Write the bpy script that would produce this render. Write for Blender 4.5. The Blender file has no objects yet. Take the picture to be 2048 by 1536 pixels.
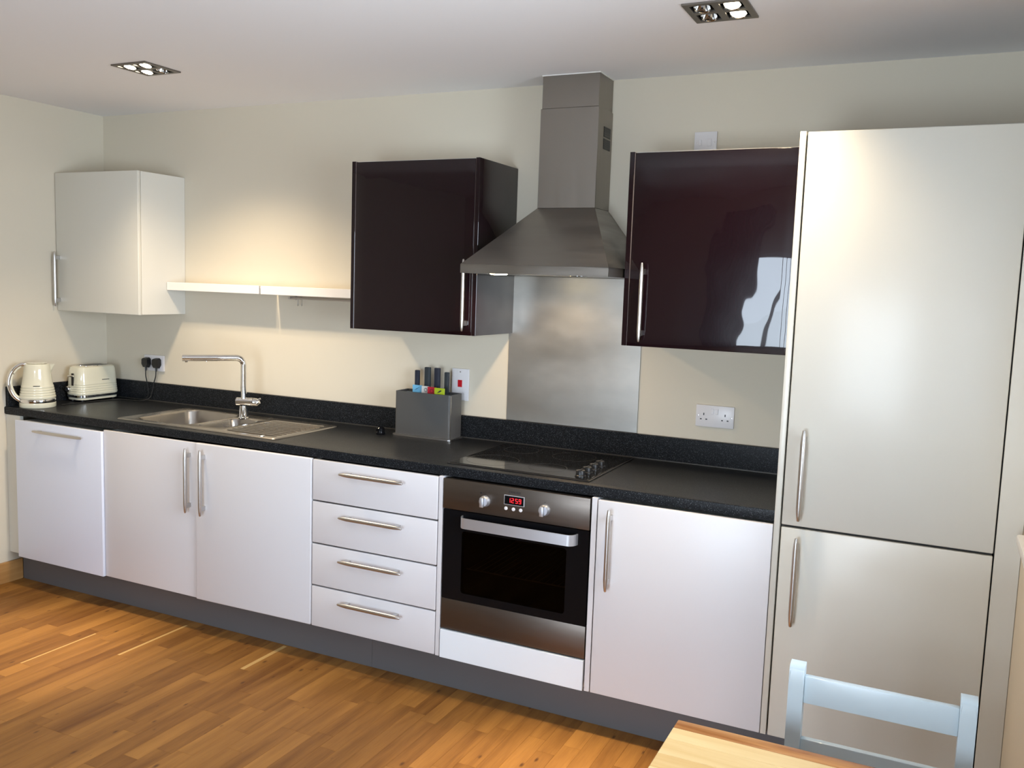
import bpy, bmesh, math, random
from mathutils import Vector, Matrix
S = bpy.context.scene
COL = S.collection
random.seed(7)

# ------------------------------------------------------------------ camera
cam_d = bpy.data.cameras.new('camera'); cam = bpy.data.objects.new('camera', cam_d); COL.objects.link(cam)
cam_d.sensor_width = 36; cam_d.sensor_fit = 'HORIZONTAL'; cam_d.lens = 1786.3 / 2048 * 36
cam_d.clip_start = 0.02
_y, _p, _r = -0.4448, -0.1108, 0.0338
_F = Vector((math.sin(_y)*math.cos(_p), math.cos(_y)*math.cos(_p), math.sin(_p)))
_R = Vector((math.cos(_y), -math.sin(_y), 0)); _U = _R.cross(_F)
_R2 = math.cos(_r)*_R + math.sin(_r)*_U; _U2 = -math.sin(_r)*_R + math.cos(_r)*_U
cam.matrix_world = Matrix(((_R2.x, _U2.x, -_F.x, 4.2151), (_R2.y, _U2.y, -_F.y, -3.5353), (_R2.z, _U2.z, -_F.z, 1.6024), (0, 0, 0, 1)))
S.camera = cam

# ------------------------------------------------------------------ world, daylight, exposure
S.view_settings.view_transform = 'Standard'; S.view_settings.look = 'None'
S.view_settings.gamma = 1; S.view_settings.use_curve_mapping = False
S.view_settings.exposure = 0.0
W = bpy.data.worlds.new('world'); S.world = W; W.use_nodes = True
bg = W.node_tree.nodes['Background']; bg.inputs[0].default_value = (0.72, 0.85, 1.0, 1); bg.inputs[1].default_value = 2.2

XR, YB, ZC = 4.475, -5.3, 2.44            # right wall, back wall, ceiling
WB = (2.6, 4.2, 0.10, 1.90)             # back window x0 x1 z0 z1
WR = (-2.75, -1.0, 0.955, 2.05)            # right window y0 y1 z0 z1

def area(name, loc, rot, sx, sy, watts, col):
    d = bpy.data.lights.new(name, 'AREA'); d.shape = 'RECTANGLE'; d.size = sx; d.size_y = sy
    d.energy = watts; d.color = col
    o = bpy.data.objects.new(name, d); COL.objects.link(o); o.location = loc; o.rotation_euler = rot
    return o
BACK_W, RIGHT_W = 174, 95
area('daylight_back', ((WB[0]+WB[1])/2, YB-0.16, (WB[2]+WB[3])/2), (math.radians(84), 0, 0), WB[1]-WB[0], WB[3]-WB[2], BACK_W, (0.74, 0.86, 1.0))
area('daylight_right', (XR+0.16, (WR[0]+WR[1])/2, (WR[2]+WR[3])/2), (0, math.radians(78), 0), WR[3]-WR[2], WR[1]-WR[0], RIGHT_W, (0.76, 0.87, 1.0))
SPOT_W, SPOT_COL = 34, (1.0, 0.80, 0.55)

# ------------------------------------------------------------------ materials
def mat(name, col, rough=0.5, metal=0.0, coat=0.0, coat_rough=0.05, spec=0.5, emit=None, estr=0, bump=None, var=None, rvar=None, stretch=(1, 1, 1), trans=0, ior=1.45):
    m = bpy.data.materials.new(name); m.use_nodes = True
    nt = m.node_tree; b = nt.nodes['Principled BSDF']
    b.inputs['Base Color'].default_value = (*col, 1); b.inputs['Roughness'].default_value = rough
    b.inputs['Metallic'].default_value = metal; b.inputs['Coat Weight'].default_value = coat
    b.inputs['Coat Roughness'].default_value = coat_rough; b.inputs['Specular IOR Level'].default_value = spec
    b.inputs['Transmission Weight'].default_value = trans; b.inputs['IOR'].default_value = ior
    if emit: b.inputs['Emission Color'].default_value = (*emit, 1); b.inputs['Emission Strength'].default_value = estr
    if bump or var or rvar:
        tc = nt.nodes.new('ShaderNodeTexCoord'); mp = nt.nodes.new('ShaderNodeMapping')
        mp.inputs['Scale'].default_value = stretch; nt.links.new(tc.outputs['Object'], mp.inputs[0])
    def noise(scale, detail=3):
        n = nt.nodes.new('ShaderNodeTexNoise'); n.inputs['Scale'].default_value = scale; n.inputs['Detail'].default_value = detail
        nt.links.new(mp.outputs[0], n.inputs['Vector']); return n
    if bump:   # (scale, strength, distance)
        n = noise(bump[0]); bp = nt.nodes.new('ShaderNodeBump'); bp.inputs['Strength'].default_value = bump[1]; bp.inputs['Distance'].default_value = bump[2]
        nt.links.new(n.outputs['Fac'], bp.inputs['Height']); nt.links.new(bp.outputs[0], b.inputs['Normal'])
        if coat: nt.links.new(bp.outputs[0], b.inputs['Coat Normal'])
    if var:    # (scale, other colour)
        n = noise(var[0], 4); mx = nt.nodes.new('ShaderNodeMix'); mx.data_type = 'RGBA'
        rp = nt.nodes.new('ShaderNodeMapRange'); rp.inputs[1].default_value = 0.35; rp.inputs[2].default_value = 0.65
        nt.links.new(n.outputs['Fac'], rp.inputs[0]); nt.links.new(rp.outputs[0], mx.inputs[0])
        mx.inputs[6].default_value = (*col, 1); mx.inputs[7].default_value = (*var[1], 1); nt.links.new(mx.outputs[2], b.inputs['Base Color'])
    if rvar:   # (scale, r0, r1)
        n = noise(rvar[0], 4); rp = nt.nodes.new('ShaderNodeMapRange'); rp.inputs[1].default_value = 0.3; rp.inputs[2].default_value = 0.7
        rp.inputs[3].default_value = rvar[1]; rp.inputs[4].default_value = rvar[2]
        nt.links.new(n.outputs['Fac'], rp.inputs[0]); nt.links.new(rp.outputs[0], b.inputs['Roughness'])
    return m

M = {}
M['wall'] = mat('wall_paint', (0.68, 0.62, 0.505), 0.75, spec=0.25, bump=(220, 0.08, 0.001))
M['ceil'] = mat('ceiling_paint', (0.88, 0.87, 0.88), 0.85, spec=0.2, bump=(180, 0.08, 0.001))
M['cream'] = mat('cream_gloss', (0.66, 0.64, 0.57), 0.40, coat=0.35, coat_rough=0.20, bump=(0.8, 0.08, 0.02))
M['creamside'] = mat('cream_carcass', (0.68, 0.66, 0.60), 0.4)
M['white'] = mat('base_door_white', (0.70, 0.69, 0.715), 0.42, coat=0.35, coat_rough=0.25)
M['dwwhite'] = mat('dishwasher_white', (0.74, 0.78, 0.90), 0.35, coat=0.3, coat_rough=0.2)
M['bluewhite'] = mat('pale_blue_gloss', (0.86, 0.93, 1.0), 0.3, coat=1.0, coat_rough=0.2)
M['purple'] = mat('aubergine_gloss', (0.0075, 0.0022, 0.0042), 0.2, coat=0.8, coat_rough=0.02, spec=0.12, bump=(1.6, 0.22, 0.03))
M['strip'] = mat('sealing_strip_grey', (0.10, 0.095, 0.085), 0.4, metal=0.5)
M['edge'] = mat('pale_edge', (0.30, 0.24, 0.22), 0.4)
M['gap'] = mat('painted_gap_shade', (0.05, 0.045, 0.04), 0.6)  # dark carcass colour: shade in the gaps between fronts put into the paint
M['steel'] = mat('brushed_steel', (0.31, 0.29, 0.265), 0.34, metal=1, rvar=(3, 0.28, 0.44), bump=(60, 0.05, 0.001), stretch=(1, 1, 14))
M['steel_v'] = mat('brushed_steel_vertical', (0.30, 0.275, 0.245), 0.38, metal=1, rvar=(3, 0.35, 0.40), bump=(40, 0.05, 0.001), stretch=(12, 12, 1))
M['splash'] = mat('splashback_steel', (0.60, 0.58, 0.54), 0.38, metal=1, rvar=(2.2, 0.30, 0.46), bump=(3.0, 0.15, 0.01), stretch=(1, 1, 2), var=(4, (0.50, 0.49, 0.46)))
M['oven_steel'] = mat('oven_steel', (0.13, 0.11, 0.095), 0.42, metal=0.9, rvar=(3, 0.33, 0.42), stretch=(1, 1, 20), bump=(40, 0.04, 0.001))
M['satin'] = mat('satin_nickel', (0.58, 0.565, 0.55), 0.34, metal=1)
M['alu'] = mat('anodised_aluminium', (0.58, 0.60, 0.65), 0.42, metal=0.85)
M['chrome'] = mat('chrome', (0.82, 0.82, 0.82), 0.06, metal=1)
M['sink'] = mat('sink_steel', (0.40, 0.375, 0.345), 0.22, metal=1, rvar=(3, 0.24, 0.30))
M['black'] = mat('black_plastic', (0.012, 0.012, 0.013), 0.35)
M['rubber'] = mat('black_rubber', (0.010, 0.010, 0.010), 0.6)
M['blackglass'] = mat('black_glass', (0.005, 0.005, 0.006), 0.08, spec=0.18)
M['hobglass'] = mat('hob_glass', (0.008, 0.008, 0.008), 0.06, spec=0.55, rvar=(6, 0.04, 0.09))
M['ring'] = mat('hob_ring_print', (0.045, 0.042, 0.04), 0.15)
M['plinth'] = mat('plinth_grey', (0.115, 0.113, 0.118), 0.38, spec=0.5, rvar=(4, 0.38, 0.5))
M['plastic'] = mat('white_plastic', (0.76, 0.74, 0.75), 0.3)
M['red'] = mat('red_plastic', (0.55, 0.01, 0.02), 0.3)
M['shelf'] = mat('shelf_white', (0.84, 0.80, 0.76), 0.4)
M['enamel'] = mat('cream_enamel', (0.74, 0.71, 0.56), 0.16, coat=0.8, coat_rough=0.04)
M['slot'] = mat('toaster_slot_dark', (0.02, 0.016, 0.014), 0.5)
M['kbox'] = mat('graphite_box', (0.085, 0.083, 0.080), 0.42, spec=0.5)
M['kgrip'] = mat('slate_grip', (0.030, 0.038, 0.044), 0.5)
M['kgrip2'] = mat('navy_grip', (0.018, 0.022, 0.038), 0.5)
M['tab_blue'] = mat('tab_blue', (0.16, 0.46, 0.72), 0.45)
M['tab_white'] = mat('tab_white', (0.72, 0.70, 0.66), 0.45)
M['tab_red'] = mat('tab_red', (0.50, 0.015, 0.03), 0.45)
M['tab_green'] = mat('tab_green', (0.42, 0.52, 0.02), 0.45)
M['ink'] = mat('dark_ink', (0.02, 0.02, 0.025), 0.5)
M['chair'] = mat('pale_blue_paint', (0.50, 0.585, 0.63), 0.38, coat=0.2, bump=(30, 0.06, 0.002))
M['fixture'] = mat('fixture_plate', (0.20, 0.18, 0.155), 0.38, metal=0.8, rvar=(4, 0.35, 0.45))
M['reflector'] = mat('reflector', (0.75, 0.75, 0.75), 0.12, metal=1)
M['lamp_on'] = mat('lamp_lit', (1, 0.9, 0.7), 0.3, emit=(1.0, 0.86, 0.62), estr=60)
M['hoodlamp'] = mat('hood_lamp_lit', (1, 0.9, 0.7), 0.3, emit=(1.0, 0.80, 0.45), estr=30)
M['led'] = mat('red_led', (0.3, 0, 0), 0.4, emit=(1.0, 0.02, 0.03), estr=3.0)
M['cavity'] = mat('oven_cavity', (0.022, 0.017, 0.013), 0.6)
M['grass'] = mat('lawn', (0.14, 0.18, 0.07), 0.9, var=(6, (0.2, 0.22, 0.10)))
M['upvc'] = mat('window_frame_white', (0.8, 0.8, 0.8), 0.35)
M['curtain'] = mat('curtain_cloth', (0.10, 0.06, 0.05), 0.9)
M['board'] = mat('white_board', (0.62, 0.60, 0.56), 0.6)
M['underlay'] = mat('floor_underlay', (0.10, 0.045, 0.015), 0.8)
M['rackwire'] = mat('rack_wire', (0.30, 0.28, 0.25), 0.5, metal=0.6)
M['filter'] = mat('hood_underside', (0.16, 0.15, 0.14), 0.4, metal=0.8)
M['caulk'] = mat('sealant_white', (0.85, 0.84, 0.80), 0.5)

def speckle(name, base, dot, scale, rough, thr=0.27):
    m = mat(name, base, rough, spec=0.13); nt = m.node_tree; b = nt.nodes['Principled BSDF']
    tc = nt.nodes.new('ShaderNodeTexCoord'); col = None
    prev = None
    for sc, t, c in ((scale, thr, dot), (scale*0.55, thr*0.6, tuple(min(1, v*1.5) for v in dot))):
        v = nt.nodes.new('ShaderNodeTexVoronoi'); v.inputs['Scale'].default_value = sc
        nt.links.new(tc.outputs['Object'], v.inputs['Vector'])
        lt = nt.nodes.new('ShaderNodeMath'); lt.operation = 'LESS_THAN'; lt.inputs[1].default_value = t
        nt.links.new(v.outputs['Distance'], lt.inputs[0])
        sx = nt.nodes.new('ShaderNodeSeparateColor'); nt.links.new(v.outputs['Color'], sx.inputs[0])
        mu = nt.nodes.new('ShaderNodeMath'); mu.operation = 'MULTIPLY'; nt.links.new(lt.outputs[0], mu.inputs[0]); nt.links.new(sx.outputs[0], mu.inputs[1])
        mx = nt.nodes.new('ShaderNodeMix'); mx.data_type = 'RGBA'; nt.links.new(mu.outputs[0], mx.inputs[0])
        if prev: nt.links.new(prev.outputs[2], mx.inputs[6])
        else: mx.inputs[6].default_value = (*base, 1)
        mx.inputs[7].default_value = (*c, 1); prev = mx
    nt.links.new(prev.outputs[2], b.inputs['Base Color'])
    return m
M['worktop'] = speckle('speckled_worktop', (0.0095, 0.0105, 0.0125), (0.085, 0.095, 0.105), 290, 0.32, 0.30)

def wood(name, lo, hi, axis, grain=9.0, rough=0.36, knots=True, hue_rand=True, knot_scale=5.0, thr=0.055, fine=0.35, coat=0.15):
    """axis = index of the grain direction in object space"""
    m = mat(name, lo, rough, coat=coat, coat_rough=0.25, spec=0.25); nt = m.node_tree; b = nt.nodes['Principled BSDF']; L = nt.links.new
    tc = nt.nodes.new('ShaderNodeTexCoord'); oi = nt.nodes.new('ShaderNodeObjectInfo')
    sep = nt.nodes.new('ShaderNodeVectorMath'); sep.operation = 'ADD'; L(tc.outputs['Object'], sep.inputs[0])
    rm = nt.nodes.new('ShaderNodeMath'); rm.operation = 'MULTIPLY'; rm.inputs[1].default_value = 37.0; L(oi.outputs['Random'], rm.inputs[0])
    cx = nt.nodes.new('ShaderNodeCombineXYZ'); L(rm.outputs[0], cx.inputs[0]); L(rm.outputs[0], cx.inputs[1]); L(cx.outputs[0], sep.inputs[1])
    mp = nt.nodes.new('ShaderNodeMapping'); sc = [grain*4]*3; sc[axis] = grain*0.35; mp.inputs['Scale'].default_value = sc; L(sep.outputs[0], mp.inputs[0])
    n1 = nt.nodes.new('ShaderNodeTexNoise'); n1.inputs['Scale'].default_value = 1; n1.inputs['Detail'].default_value = 5; n1.inputs['Distortion'].default_value = 0.6; L(mp.outputs[0], n1.inputs['Vector'])
    mp2 = nt.nodes.new('ShaderNodeMapping'); sc = [300.0]*3; sc[axis] = 12.0; mp2.inputs['Scale'].default_value = sc; L(sep.outputs[0], mp2.inputs[0])
    n2 = nt.nodes.new('ShaderNodeTexNoise'); n2.inputs['Scale'].default_value = 1; n2.inputs['Detail'].default_value = 2; L(mp2.outputs[0], n2.inputs['Vector'])
    a = nt.nodes.new('ShaderNodeMath'); a.operation = 'MULTIPLY_ADD'; L(n2.outputs['Fac'], a.inputs[0]); a.inputs[1].default_value = fine; L(n1.outputs['Fac'], a.inputs[2])
    a2 = nt.nodes.new('ShaderNodeMath'); a2.operation = 'MULTIPLY_ADD'; L(oi.outputs['Random'], a2.inputs[0]); a2.inputs[1].default_value = 0.38 if hue_rand else 0.0; L(a.outputs[0], a2.inputs[2])
    mr = nt.nodes.new('ShaderNodeMapRange'); mr.inputs[1].default_value = 0.45; mr.inputs[2].default_value = 1.2 if hue_rand else 0.9; L(a2.outputs[0], mr.inputs[0])
    mx = nt.nodes.new('ShaderNodeMix'); mx.data_type = 'RGBA'; L(mr.outputs[0], mx.inputs[0]); mx.inputs[6].default_value = (*lo, 1); mx.inputs[7].default_value = (*hi, 1)
    out = mx.outputs[2]
    if knots:
        mp3 = nt.nodes.new('ShaderNodeMapping'); sc = [knot_scale*2.2]*3; sc[axis] = knot_scale; mp3.inputs['Scale'].default_value = sc; L(sep.outputs[0], mp3.inputs[0])
        v = nt.nodes.new('ShaderNodeTexVoronoi'); v.voronoi_dimensions = '2D'; v.inputs['Scale'].default_value = 1; L(mp3.outputs[0], v.inputs['Vector'])
        sk_ = nt.nodes.new('ShaderNodeSeparateColor'); L(v.outputs['Color'], sk_.inputs[0]); kg = nt.nodes.new('ShaderNodeMath'); kg.operation = 'GREATER_THAN'; kg.inputs[1].default_value = 0.82; L(sk_.outputs[0], kg.inputs[0])
        kn = nt.nodes.new('ShaderNodeMapRange'); kn.inputs[1].default_value = thr*1.5; kn.inputs[2].default_value = thr*3.2; kn.inputs[3].default_value = 0.85; kn.inputs[4].default_value = 0.0; kd = nt.nodes.new('ShaderNodeMath'); kd.operation = 'MULTIPLY_ADD'; L(n2.outputs['Fac'], kd.inputs[0]); kd.inputs[1].default_value = thr*1.6; L(v.outputs['Distance'], kd.inputs[2]); ks = nt.nodes.new('ShaderNodeMath'); ks.operation = 'MULTIPLY_ADD'; L(sk_.outputs[1], ks.inputs[0]); ks.inputs[1].default_value = thr*1.5; L(kd.outputs[0], ks.inputs[2]); L(ks.outputs[0], kn.inputs[0])
        km = nt.nodes.new('ShaderNodeMath'); km.operation = 'MULTIPLY'; L(kn.outputs[0], km.inputs[0]); L(kg.outputs[0], km.inputs[1])
        m2 = nt.nodes.new('ShaderNodeMix'); m2.data_type = 'RGBA'; L(km.outputs[0], m2.inputs[0]); L(out, m2.inputs[6]); m2.inputs[7].default_value = (0.06, 0.022, 0.008, 1); out = m2.outputs[2]
    # pale sapwood edge on the planks that have it (custom property "sapwood")
    at = nt.nodes.new('ShaderNodeAttribute'); at.attribute_type = 'OBJECT'; at.attribute_name = 'sapwood'
    sx = nt.nodes.new('ShaderNodeSeparateXYZ'); L(tc.outputs['Object'], sx.inputs[0])
    lt = nt.nodes.new('ShaderNodeMath'); lt.operation = 'LESS_THAN'; L(sx.outputs[0], lt.inputs[0]); L(at.outputs['Fac'], lt.inputs[1])
    gt = nt.nodes.new('ShaderNodeMath'); gt.operation = 'GREATER_THAN'; L(at.outputs['Fac'], gt.inputs[0]); gt.inputs[1].default_value = 0.0001
    mm = nt.nodes.new('ShaderNodeMath'); mm.operation = 'MULTIPLY'; L(lt.outputs[0], mm.inputs[0]); L(gt.outputs[0], mm.inputs[1])
    m3 = nt.nodes.new('ShaderNodeMix'); m3.data_type = 'RGBA'; L(mm.outputs[0], m3.inputs[0]); L(out, m3.inputs[6]); m3.inputs[7].default_value = (0.50, 0.31, 0.115, 1); out = m3.outputs[2]
    L(out, b.inputs['Base Color'])
    bp = nt.nodes.new('ShaderNodeBump'); bp.inputs['Strength'].default_value = 0.08; bp.inputs['Distance'].default_value = 0.002; L(n2.outputs['Fac'], bp.inputs['Height']); L(bp.outputs[0], b.inputs['Normal'])
    return m
M['oak'] = wood('oak_floor', (0.125, 0.047, 0.010), (0.335, 0.158, 0.038), 1, rough=0.46, coat=0.0, grain=5, thr=0.055, knot_scale=7)
M['oakskirt'] = wood('oak_skirting', (0.40, 0.20, 0.065), (0.52, 0.29, 0.11), 1, knots=False, hue_rand=False)
M['pine'] = wood('pine_top', (0.68, 0.41, 0.15), (0.92, 0.71, 0.38), 0, grain=5, knot_scale=3.0, thr=0.03, fine=0.2, rough=0.32)
M['pine_dark'] = wood('pine_orange', (0.36, 0.13, 0.035), (0.74, 0.38, 0.14), 0, grain=11, knots=False, hue_rand=False, fine=0.1)

# ------------------------------------------------------------------ helpers
def setp(o, label=None, cat=None, group=None, kind=None):
    if label: o['label'] = label
    if cat: o['category'] = cat
    if group: o['group'] = group
    if kind: o['kind'] = kind
    return o
def origin(o):
    v = Vector((0, 0, 0))
    while o is not None: v = v + o.location; o = o.parent
    return v
def obj(name, bm, m, parent=None, loc=None, sharp=32):
    """bm is in world coordinates; the object's origin is its parent's (or loc)"""
    bmesh.ops.recalc_face_normals(bm, faces=bm.faces)
    me = bpy.data.meshes.new(name)
    base = origin(parent) if parent else Vector(loc or (0, 0, 0))
    bmesh.ops.translate(bm, verts=bm.verts, vec=-base)
    for f in bm.faces: f.smooth = True
    bm.to_mesh(me); bm.free()
    me.set_sharp_from_angle(angle=math.radians(sharp))
    me.materials.append(M[m] if isinstance(m, str) else m)
    o = bpy.data.objects.new(name, me); COL.objects.link(o)
    if parent: o.parent = parent
    else: o.location = base
    return o
def thing(name, label, cat, loc, group=None):
    o = bpy.data.objects.new(name, None); o.empty_display_size = 0.05; COL.objects.link(o); o.location = loc
    return setp(o, label, cat, group)
def box(bm, x0, x1, y0, y1, z0, z1, bev=0, seg=2):
    x0, x1 = min(x0, x1), max(x0, x1); y0, y1 = min(y0, y1), max(y0, y1); z0, z1 = min(z0, z1), max(z0, z1)
    vs = [bm.verts.new((x, y, z)) for z in (z0, z1) for y in (y0, y1) for x in (x0, x1)]
    fs = [bm.faces.new([vs[i] for i in q]) for q in ((0, 2, 3, 1), (4, 5, 7, 6), (0, 1, 5, 4), (2, 6, 7, 3), (0, 4, 6, 2), (1, 3, 7, 5))]
    if bev:
        es = list({e for f in fs for e in f.edges})
        bmesh.ops.bevel(bm, geom=es, offset=bev, segments=seg, affect='EDGES', profile=0.5)
    return vs
def bx(*a, **k):
    bm = bmesh.new(); box(bm, *a, **k); return bm
def ring_verts(bm, c, t, r, n, ref=None, flat=1.0):
    t = t.normalized(); up = ref or (Vector((0, 0, 1)) if abs(t.z) < 0.9 else Vector((0, 1, 0)))
    a = t.cross(up).normalized(); b = a.cross(t)
    return [bm.verts.new(c + a*r*math.cos(2*math.pi*i/n) + b*r*flat*math.sin(2*math.pi*i/n)) for i in range(n)]
def tube(bm, pts, rad, n=12, cap=True, ref=None, flat=1.0):
    pts = [Vector(p) for p in pts]; rad = rad if isinstance(rad, (list, tuple)) else [rad]*len(pts)
    rings = []
    for i, p in enumerate(pts):
        t = (pts[min(i+1, len(pts)-1)] - pts[max(i-1, 0)])
        rings.append(ring_verts(bm, p, t, rad[i], n, ref, flat))
    for a, b in zip(rings, rings[1:]):
        for i in range(n): bm.faces.new((a[i], a[(i+1) % n], b[(i+1) % n], b[i]))
    if cap: bm.faces.new(rings[0][::-1]); bm.faces.new(rings[-1])
    return bm
def lathe(bm, prof, c, n=32, axis='z', cap=True):
    rings = []
    for r, z in prof:
        if r < 1e-6: r = 1e-5
        ring = []
        for i in range(n):
            a = 2*math.pi*i/n
            p = (r*math.cos(a), r*math.sin(a), z)
            if axis == 'y': p = (p[0], z, p[1])
            if axis == 'x': p = (z, p[0], p[1])
            ring.append(bm.verts.new((c[0]+p[0], c[1]+p[1], c[2]+p[2])))
        rings.append(ring)
    for a, b in zip(rings, rings[1:]):
        for i in range(n): bm.faces.new((a[i], a[(i+1) % n], b[(i+1) % n], b[i]))
    if cap: bm.faces.new(rings[0][::-1]); bm.faces.new(rings[-1])
    return bm
def rrect(x0, x1, y0, y1, r=0, n=5):
    if r <= 0: return [(x0, y0), (x1, y0), (x1, y1), (x0, y1)]
    out = []
    for cx, cy, a0 in ((x1-r, y0+r, -90), (x1-r, y1-r, 0), (x0+r, y1-r, 90), (x0+r, y0+r, 180)):
        for i in range(n+1):
            a = math.radians(a0 + 90*i/n); out.append((cx + r*math.cos(a), cy + r*math.sin(a)))
    return out
def circle(cx, cy, r, n=24): return [(cx + r*math.cos(2*math.pi*i/n), cy + r*math.sin(2*math.pi*i/n)) for i in range(n)]
def plate(bm, outer, holes, z0, z1, tf=lambda x, y, z: (x, y, z)):
    """flat plate with holes; tf maps plate coordinates to the world"""
    loops = [outer] + holes; tops = []
    edges = []
    for lp in loops:
        vs = [bm.verts.new(tf(x, y, z1)) for x, y in lp]; tops.append(vs)
        edges += [bm.edges.new((vs[i], vs[(i+1) % len(vs)])) for i in range(len(vs))]
    r = bmesh.ops.triangle_fill(bm, use_beauty=True, use_dissolve=False, edges=edges)
    faces = [g for g in r['geom'] if isinstance(g, bmesh.types.BMFace)]
    if z0 == z1: return
    low = {}
    for lp, vs in zip(loops, tops):
        for (x, y), v in zip(lp, vs): low[v] = bm.verts.new(tf(x, y, z0))
    for f in faces: bm.faces.new([low[v] for v in f.verts][::-1])
    for vs in tops:
        for i in range(len(vs)):
            a, b = vs[i], vs[(i+1) % len(vs)]; bm.faces.new((a, b, low[b], low[a]))
def prism(bm, poly, fn0, fn1):
    """poly of 2-tuples; fn0/fn1 place the two end caps"""
    a = [bm.verts.new(fn0(*p)) for p in poly]; b = [bm.verts.new(fn1(*p)) for p in poly]; n = len(poly)
    bm.faces.new(a[::-1]); bm.faces.new(b)
    for i in range(n): bm.faces.new((a[i], a[(i+1) % n], b[(i+1) % n], b[i]))
def text(body, size, loc, rot, m, parent, name='lettering', ext=0.0004, align='CENTER'):
    c = bpy.data.curves.new(name, 'FONT'); c.body = body; c.size = size; c.extrude = ext; c.align_x = align; c.align_y = 'CENTER'
    t = bpy.data.objects.new('tmp', c); COL.objects.link(t)
    bpy.context.view_layer.update()
    me = bpy.data.meshes.new_from_object(t.evaluated_get(bpy.context.evaluated_depsgraph_get()))
    bpy.data.objects.remove(t); me.name = name
    me.transform(Matrix.Translation(Vector(loc) - origin(parent)) @ rot)
    me.materials.clear(); me.materials.append(M[m])
    o = bpy.data.objects.new(name, me); COL.objects.link(o); o.parent = parent
    return o
FRONT = Matrix.Rotation(math.radians(90), 4, 'X')       # lettering that faces the room (-y)

# ------------------------------------------------------------------ room shell
def struct(name, bm, m): return setp(obj(name, bm, m), kind='structure')
struct('wall_back', bx(-0.1, XR+0.1, 0, 0.1, 0, ZC+0.1), 'wall')
struct('wall_left', bx(-0.1, 0, YB-0.1, 0, 0, ZC+0.1), 'wall')
bm = bmesh.new(); plate(bm, rrect(YB-0.1, 0, 0, ZC+0.1), [rrect(WR[0], WR[1], WR[2], WR[3])], XR, XR+0.12, lambda a, b, c: (c, a, b))
struct('wall_right', bm, 'wall')
bm = bmesh.new(); plate(bm, rrect(-0.1, XR+0.12, 0, ZC+0.1), [rrect(*WB)], YB, YB-0.12, lambda a, b, c: (a, c, b))
struct('wall_front', bm, 'wall')
FX = [(1.082, 1.272, -0.866, -0.676), (3.452, 3.642, -0.866, -0.676)]     # ceiling fixtures
bm = bmesh.new(); plate(bm, rrect(-0.1, XR+0.1, YB-0.1, 0.1), [rrect(f[0]+.008, f[1]-.008, f[2]+.008, f[3]-.008) for f in FX], ZC, ZC+0.02)
struct('ceiling', bm, 'ceil')
floor = struct('floor', bx(0, XR, YB, 0, -0.06, -0.009), 'underlay')
setp(obj('baseboard_left', bx(0, 0.015, YB, -0.551, 0, 0.108, bev=0.003), 'oakskirt'), kind='structure')

# oak staves: strips of 66.7 mm running away from the units
SW = 0.2/3
LENS = [0.28, 0.36, 0.46, 0.58, 0.72]
stave = {}
def stave_mesh(L):
    if L not in stave:
        b = bmesh.new(); g = 0.0002
        box(b, g, SW-g, -L+g, -g, -0.009, 0, bev=0.0004, seg=1)
        me = bpy.data.meshes.new('plank'); bmesh.ops.recalc_face_normals(b, faces=b.faces); b.to_mesh(me); b.free(); me.materials.append(M['oak']); stave[L] = me
    return stave[L]
sap = {(0.9333, -0.87, -1.34): 0.010, (1.2, -0.60, -0.98): 0.014, (1.7333, -0.56, -0.83): 0.020}
rest = bmesh.new(); count = 0
nstr = int(XR/SW)
for i in range(nstr):
    x = i*SW; y = -0.50 - 0.0*random.random() + 0.18*random.random()
    forced = []
    if 1.8 <= x+.001 < 2.0: forced = [-1.167]
    if 1.4 <= x+.001 < 1.6: forced = [-1.531]
    for (sx, s0, s1) in sap:
        if abs(sx-x) < .01: forced = [s0, s1]
    while y > YB+0.02:
        L = random.choice(LENS)
        for fy in forced:
            if y > fy+0.001 and y-L < fy: L = round(y-fy, 4)
        if y-L < YB+0.02: L = round(y-YB-0.01, 4)
        near = y > -1.95 - 0.0*x and not (x > 3.85)
        # leave out of the individual set what the frame cannot show at the lower right
        if near and (x*0.22 + y > -1.72 + 0.0 or y > -1.0 - 0.0) and count < 290 and L > 0.03:
            if L not in LENS: stave_mesh(L)
            o = bpy.data.objects.new('plank', stave_mesh(L)); COL.objects.link(o); o.parent = floor; o.location = (x, y, 0)
            for (sx, s0, s1), w in sap.items():
                if abs(sx-x) < 0.01 and abs(y-s0) < .002: o['sapwood'] = w
            count += 1
        elif L > 0.002:
            box(rest, x+.0005, x+SW-.0005, y-L+.0005, y-.0005, -0.009, 0)
        y -= L
print('PLANKS', count)
o = obj('plank_field', rest, 'oak', floor); o['kind'] = 'stuff'

setp(obj('lawn', bx(-30, 30, -45, 30, -0.4, -0.2), 'grass'), kind='structure')
# windows (behind and beside the camera, seen only in reflections)
def window(n, tf, a0, a1, b0, b1, mull):
    fr = bmesh.new(); w = 0.055
    plate(fr, rrect(a0, a1, b0, b1), [rrect(l+w/2 if k else a0+w, r-w/2 if k < len(mull) else a1-w, b0+w, b1-w) for k, (l, r) in enumerate(zip([a0]+mull, mull+[a1]))], 0.02, 0.075, tf)
    o = setp(obj('window_%d' % n, fr, 'upvc'), kind='structure')
    g = bmesh.new(); plate(g, rrect(a0+w, a1-w, b0+w, b1-w), [], 0.044, 0.050, tf)
    obj('pane', g, M_GLASS, o)
    return o
mg = bpy.data.materials.new('window_glass'); mg.use_nodes = True; nt = mg.node_tree; nt.nodes.clear()
ou = nt.nodes.new('ShaderNodeOutputMaterial'); mxs = nt.nodes.new('ShaderNodeMixShader'); tr = nt.nodes.new('ShaderNodeBsdfTransparent'); gl = nt.nodes.new('ShaderNodeBsdfGlossy'); gl.inputs['Roughness'].default_value = 0.02
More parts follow.
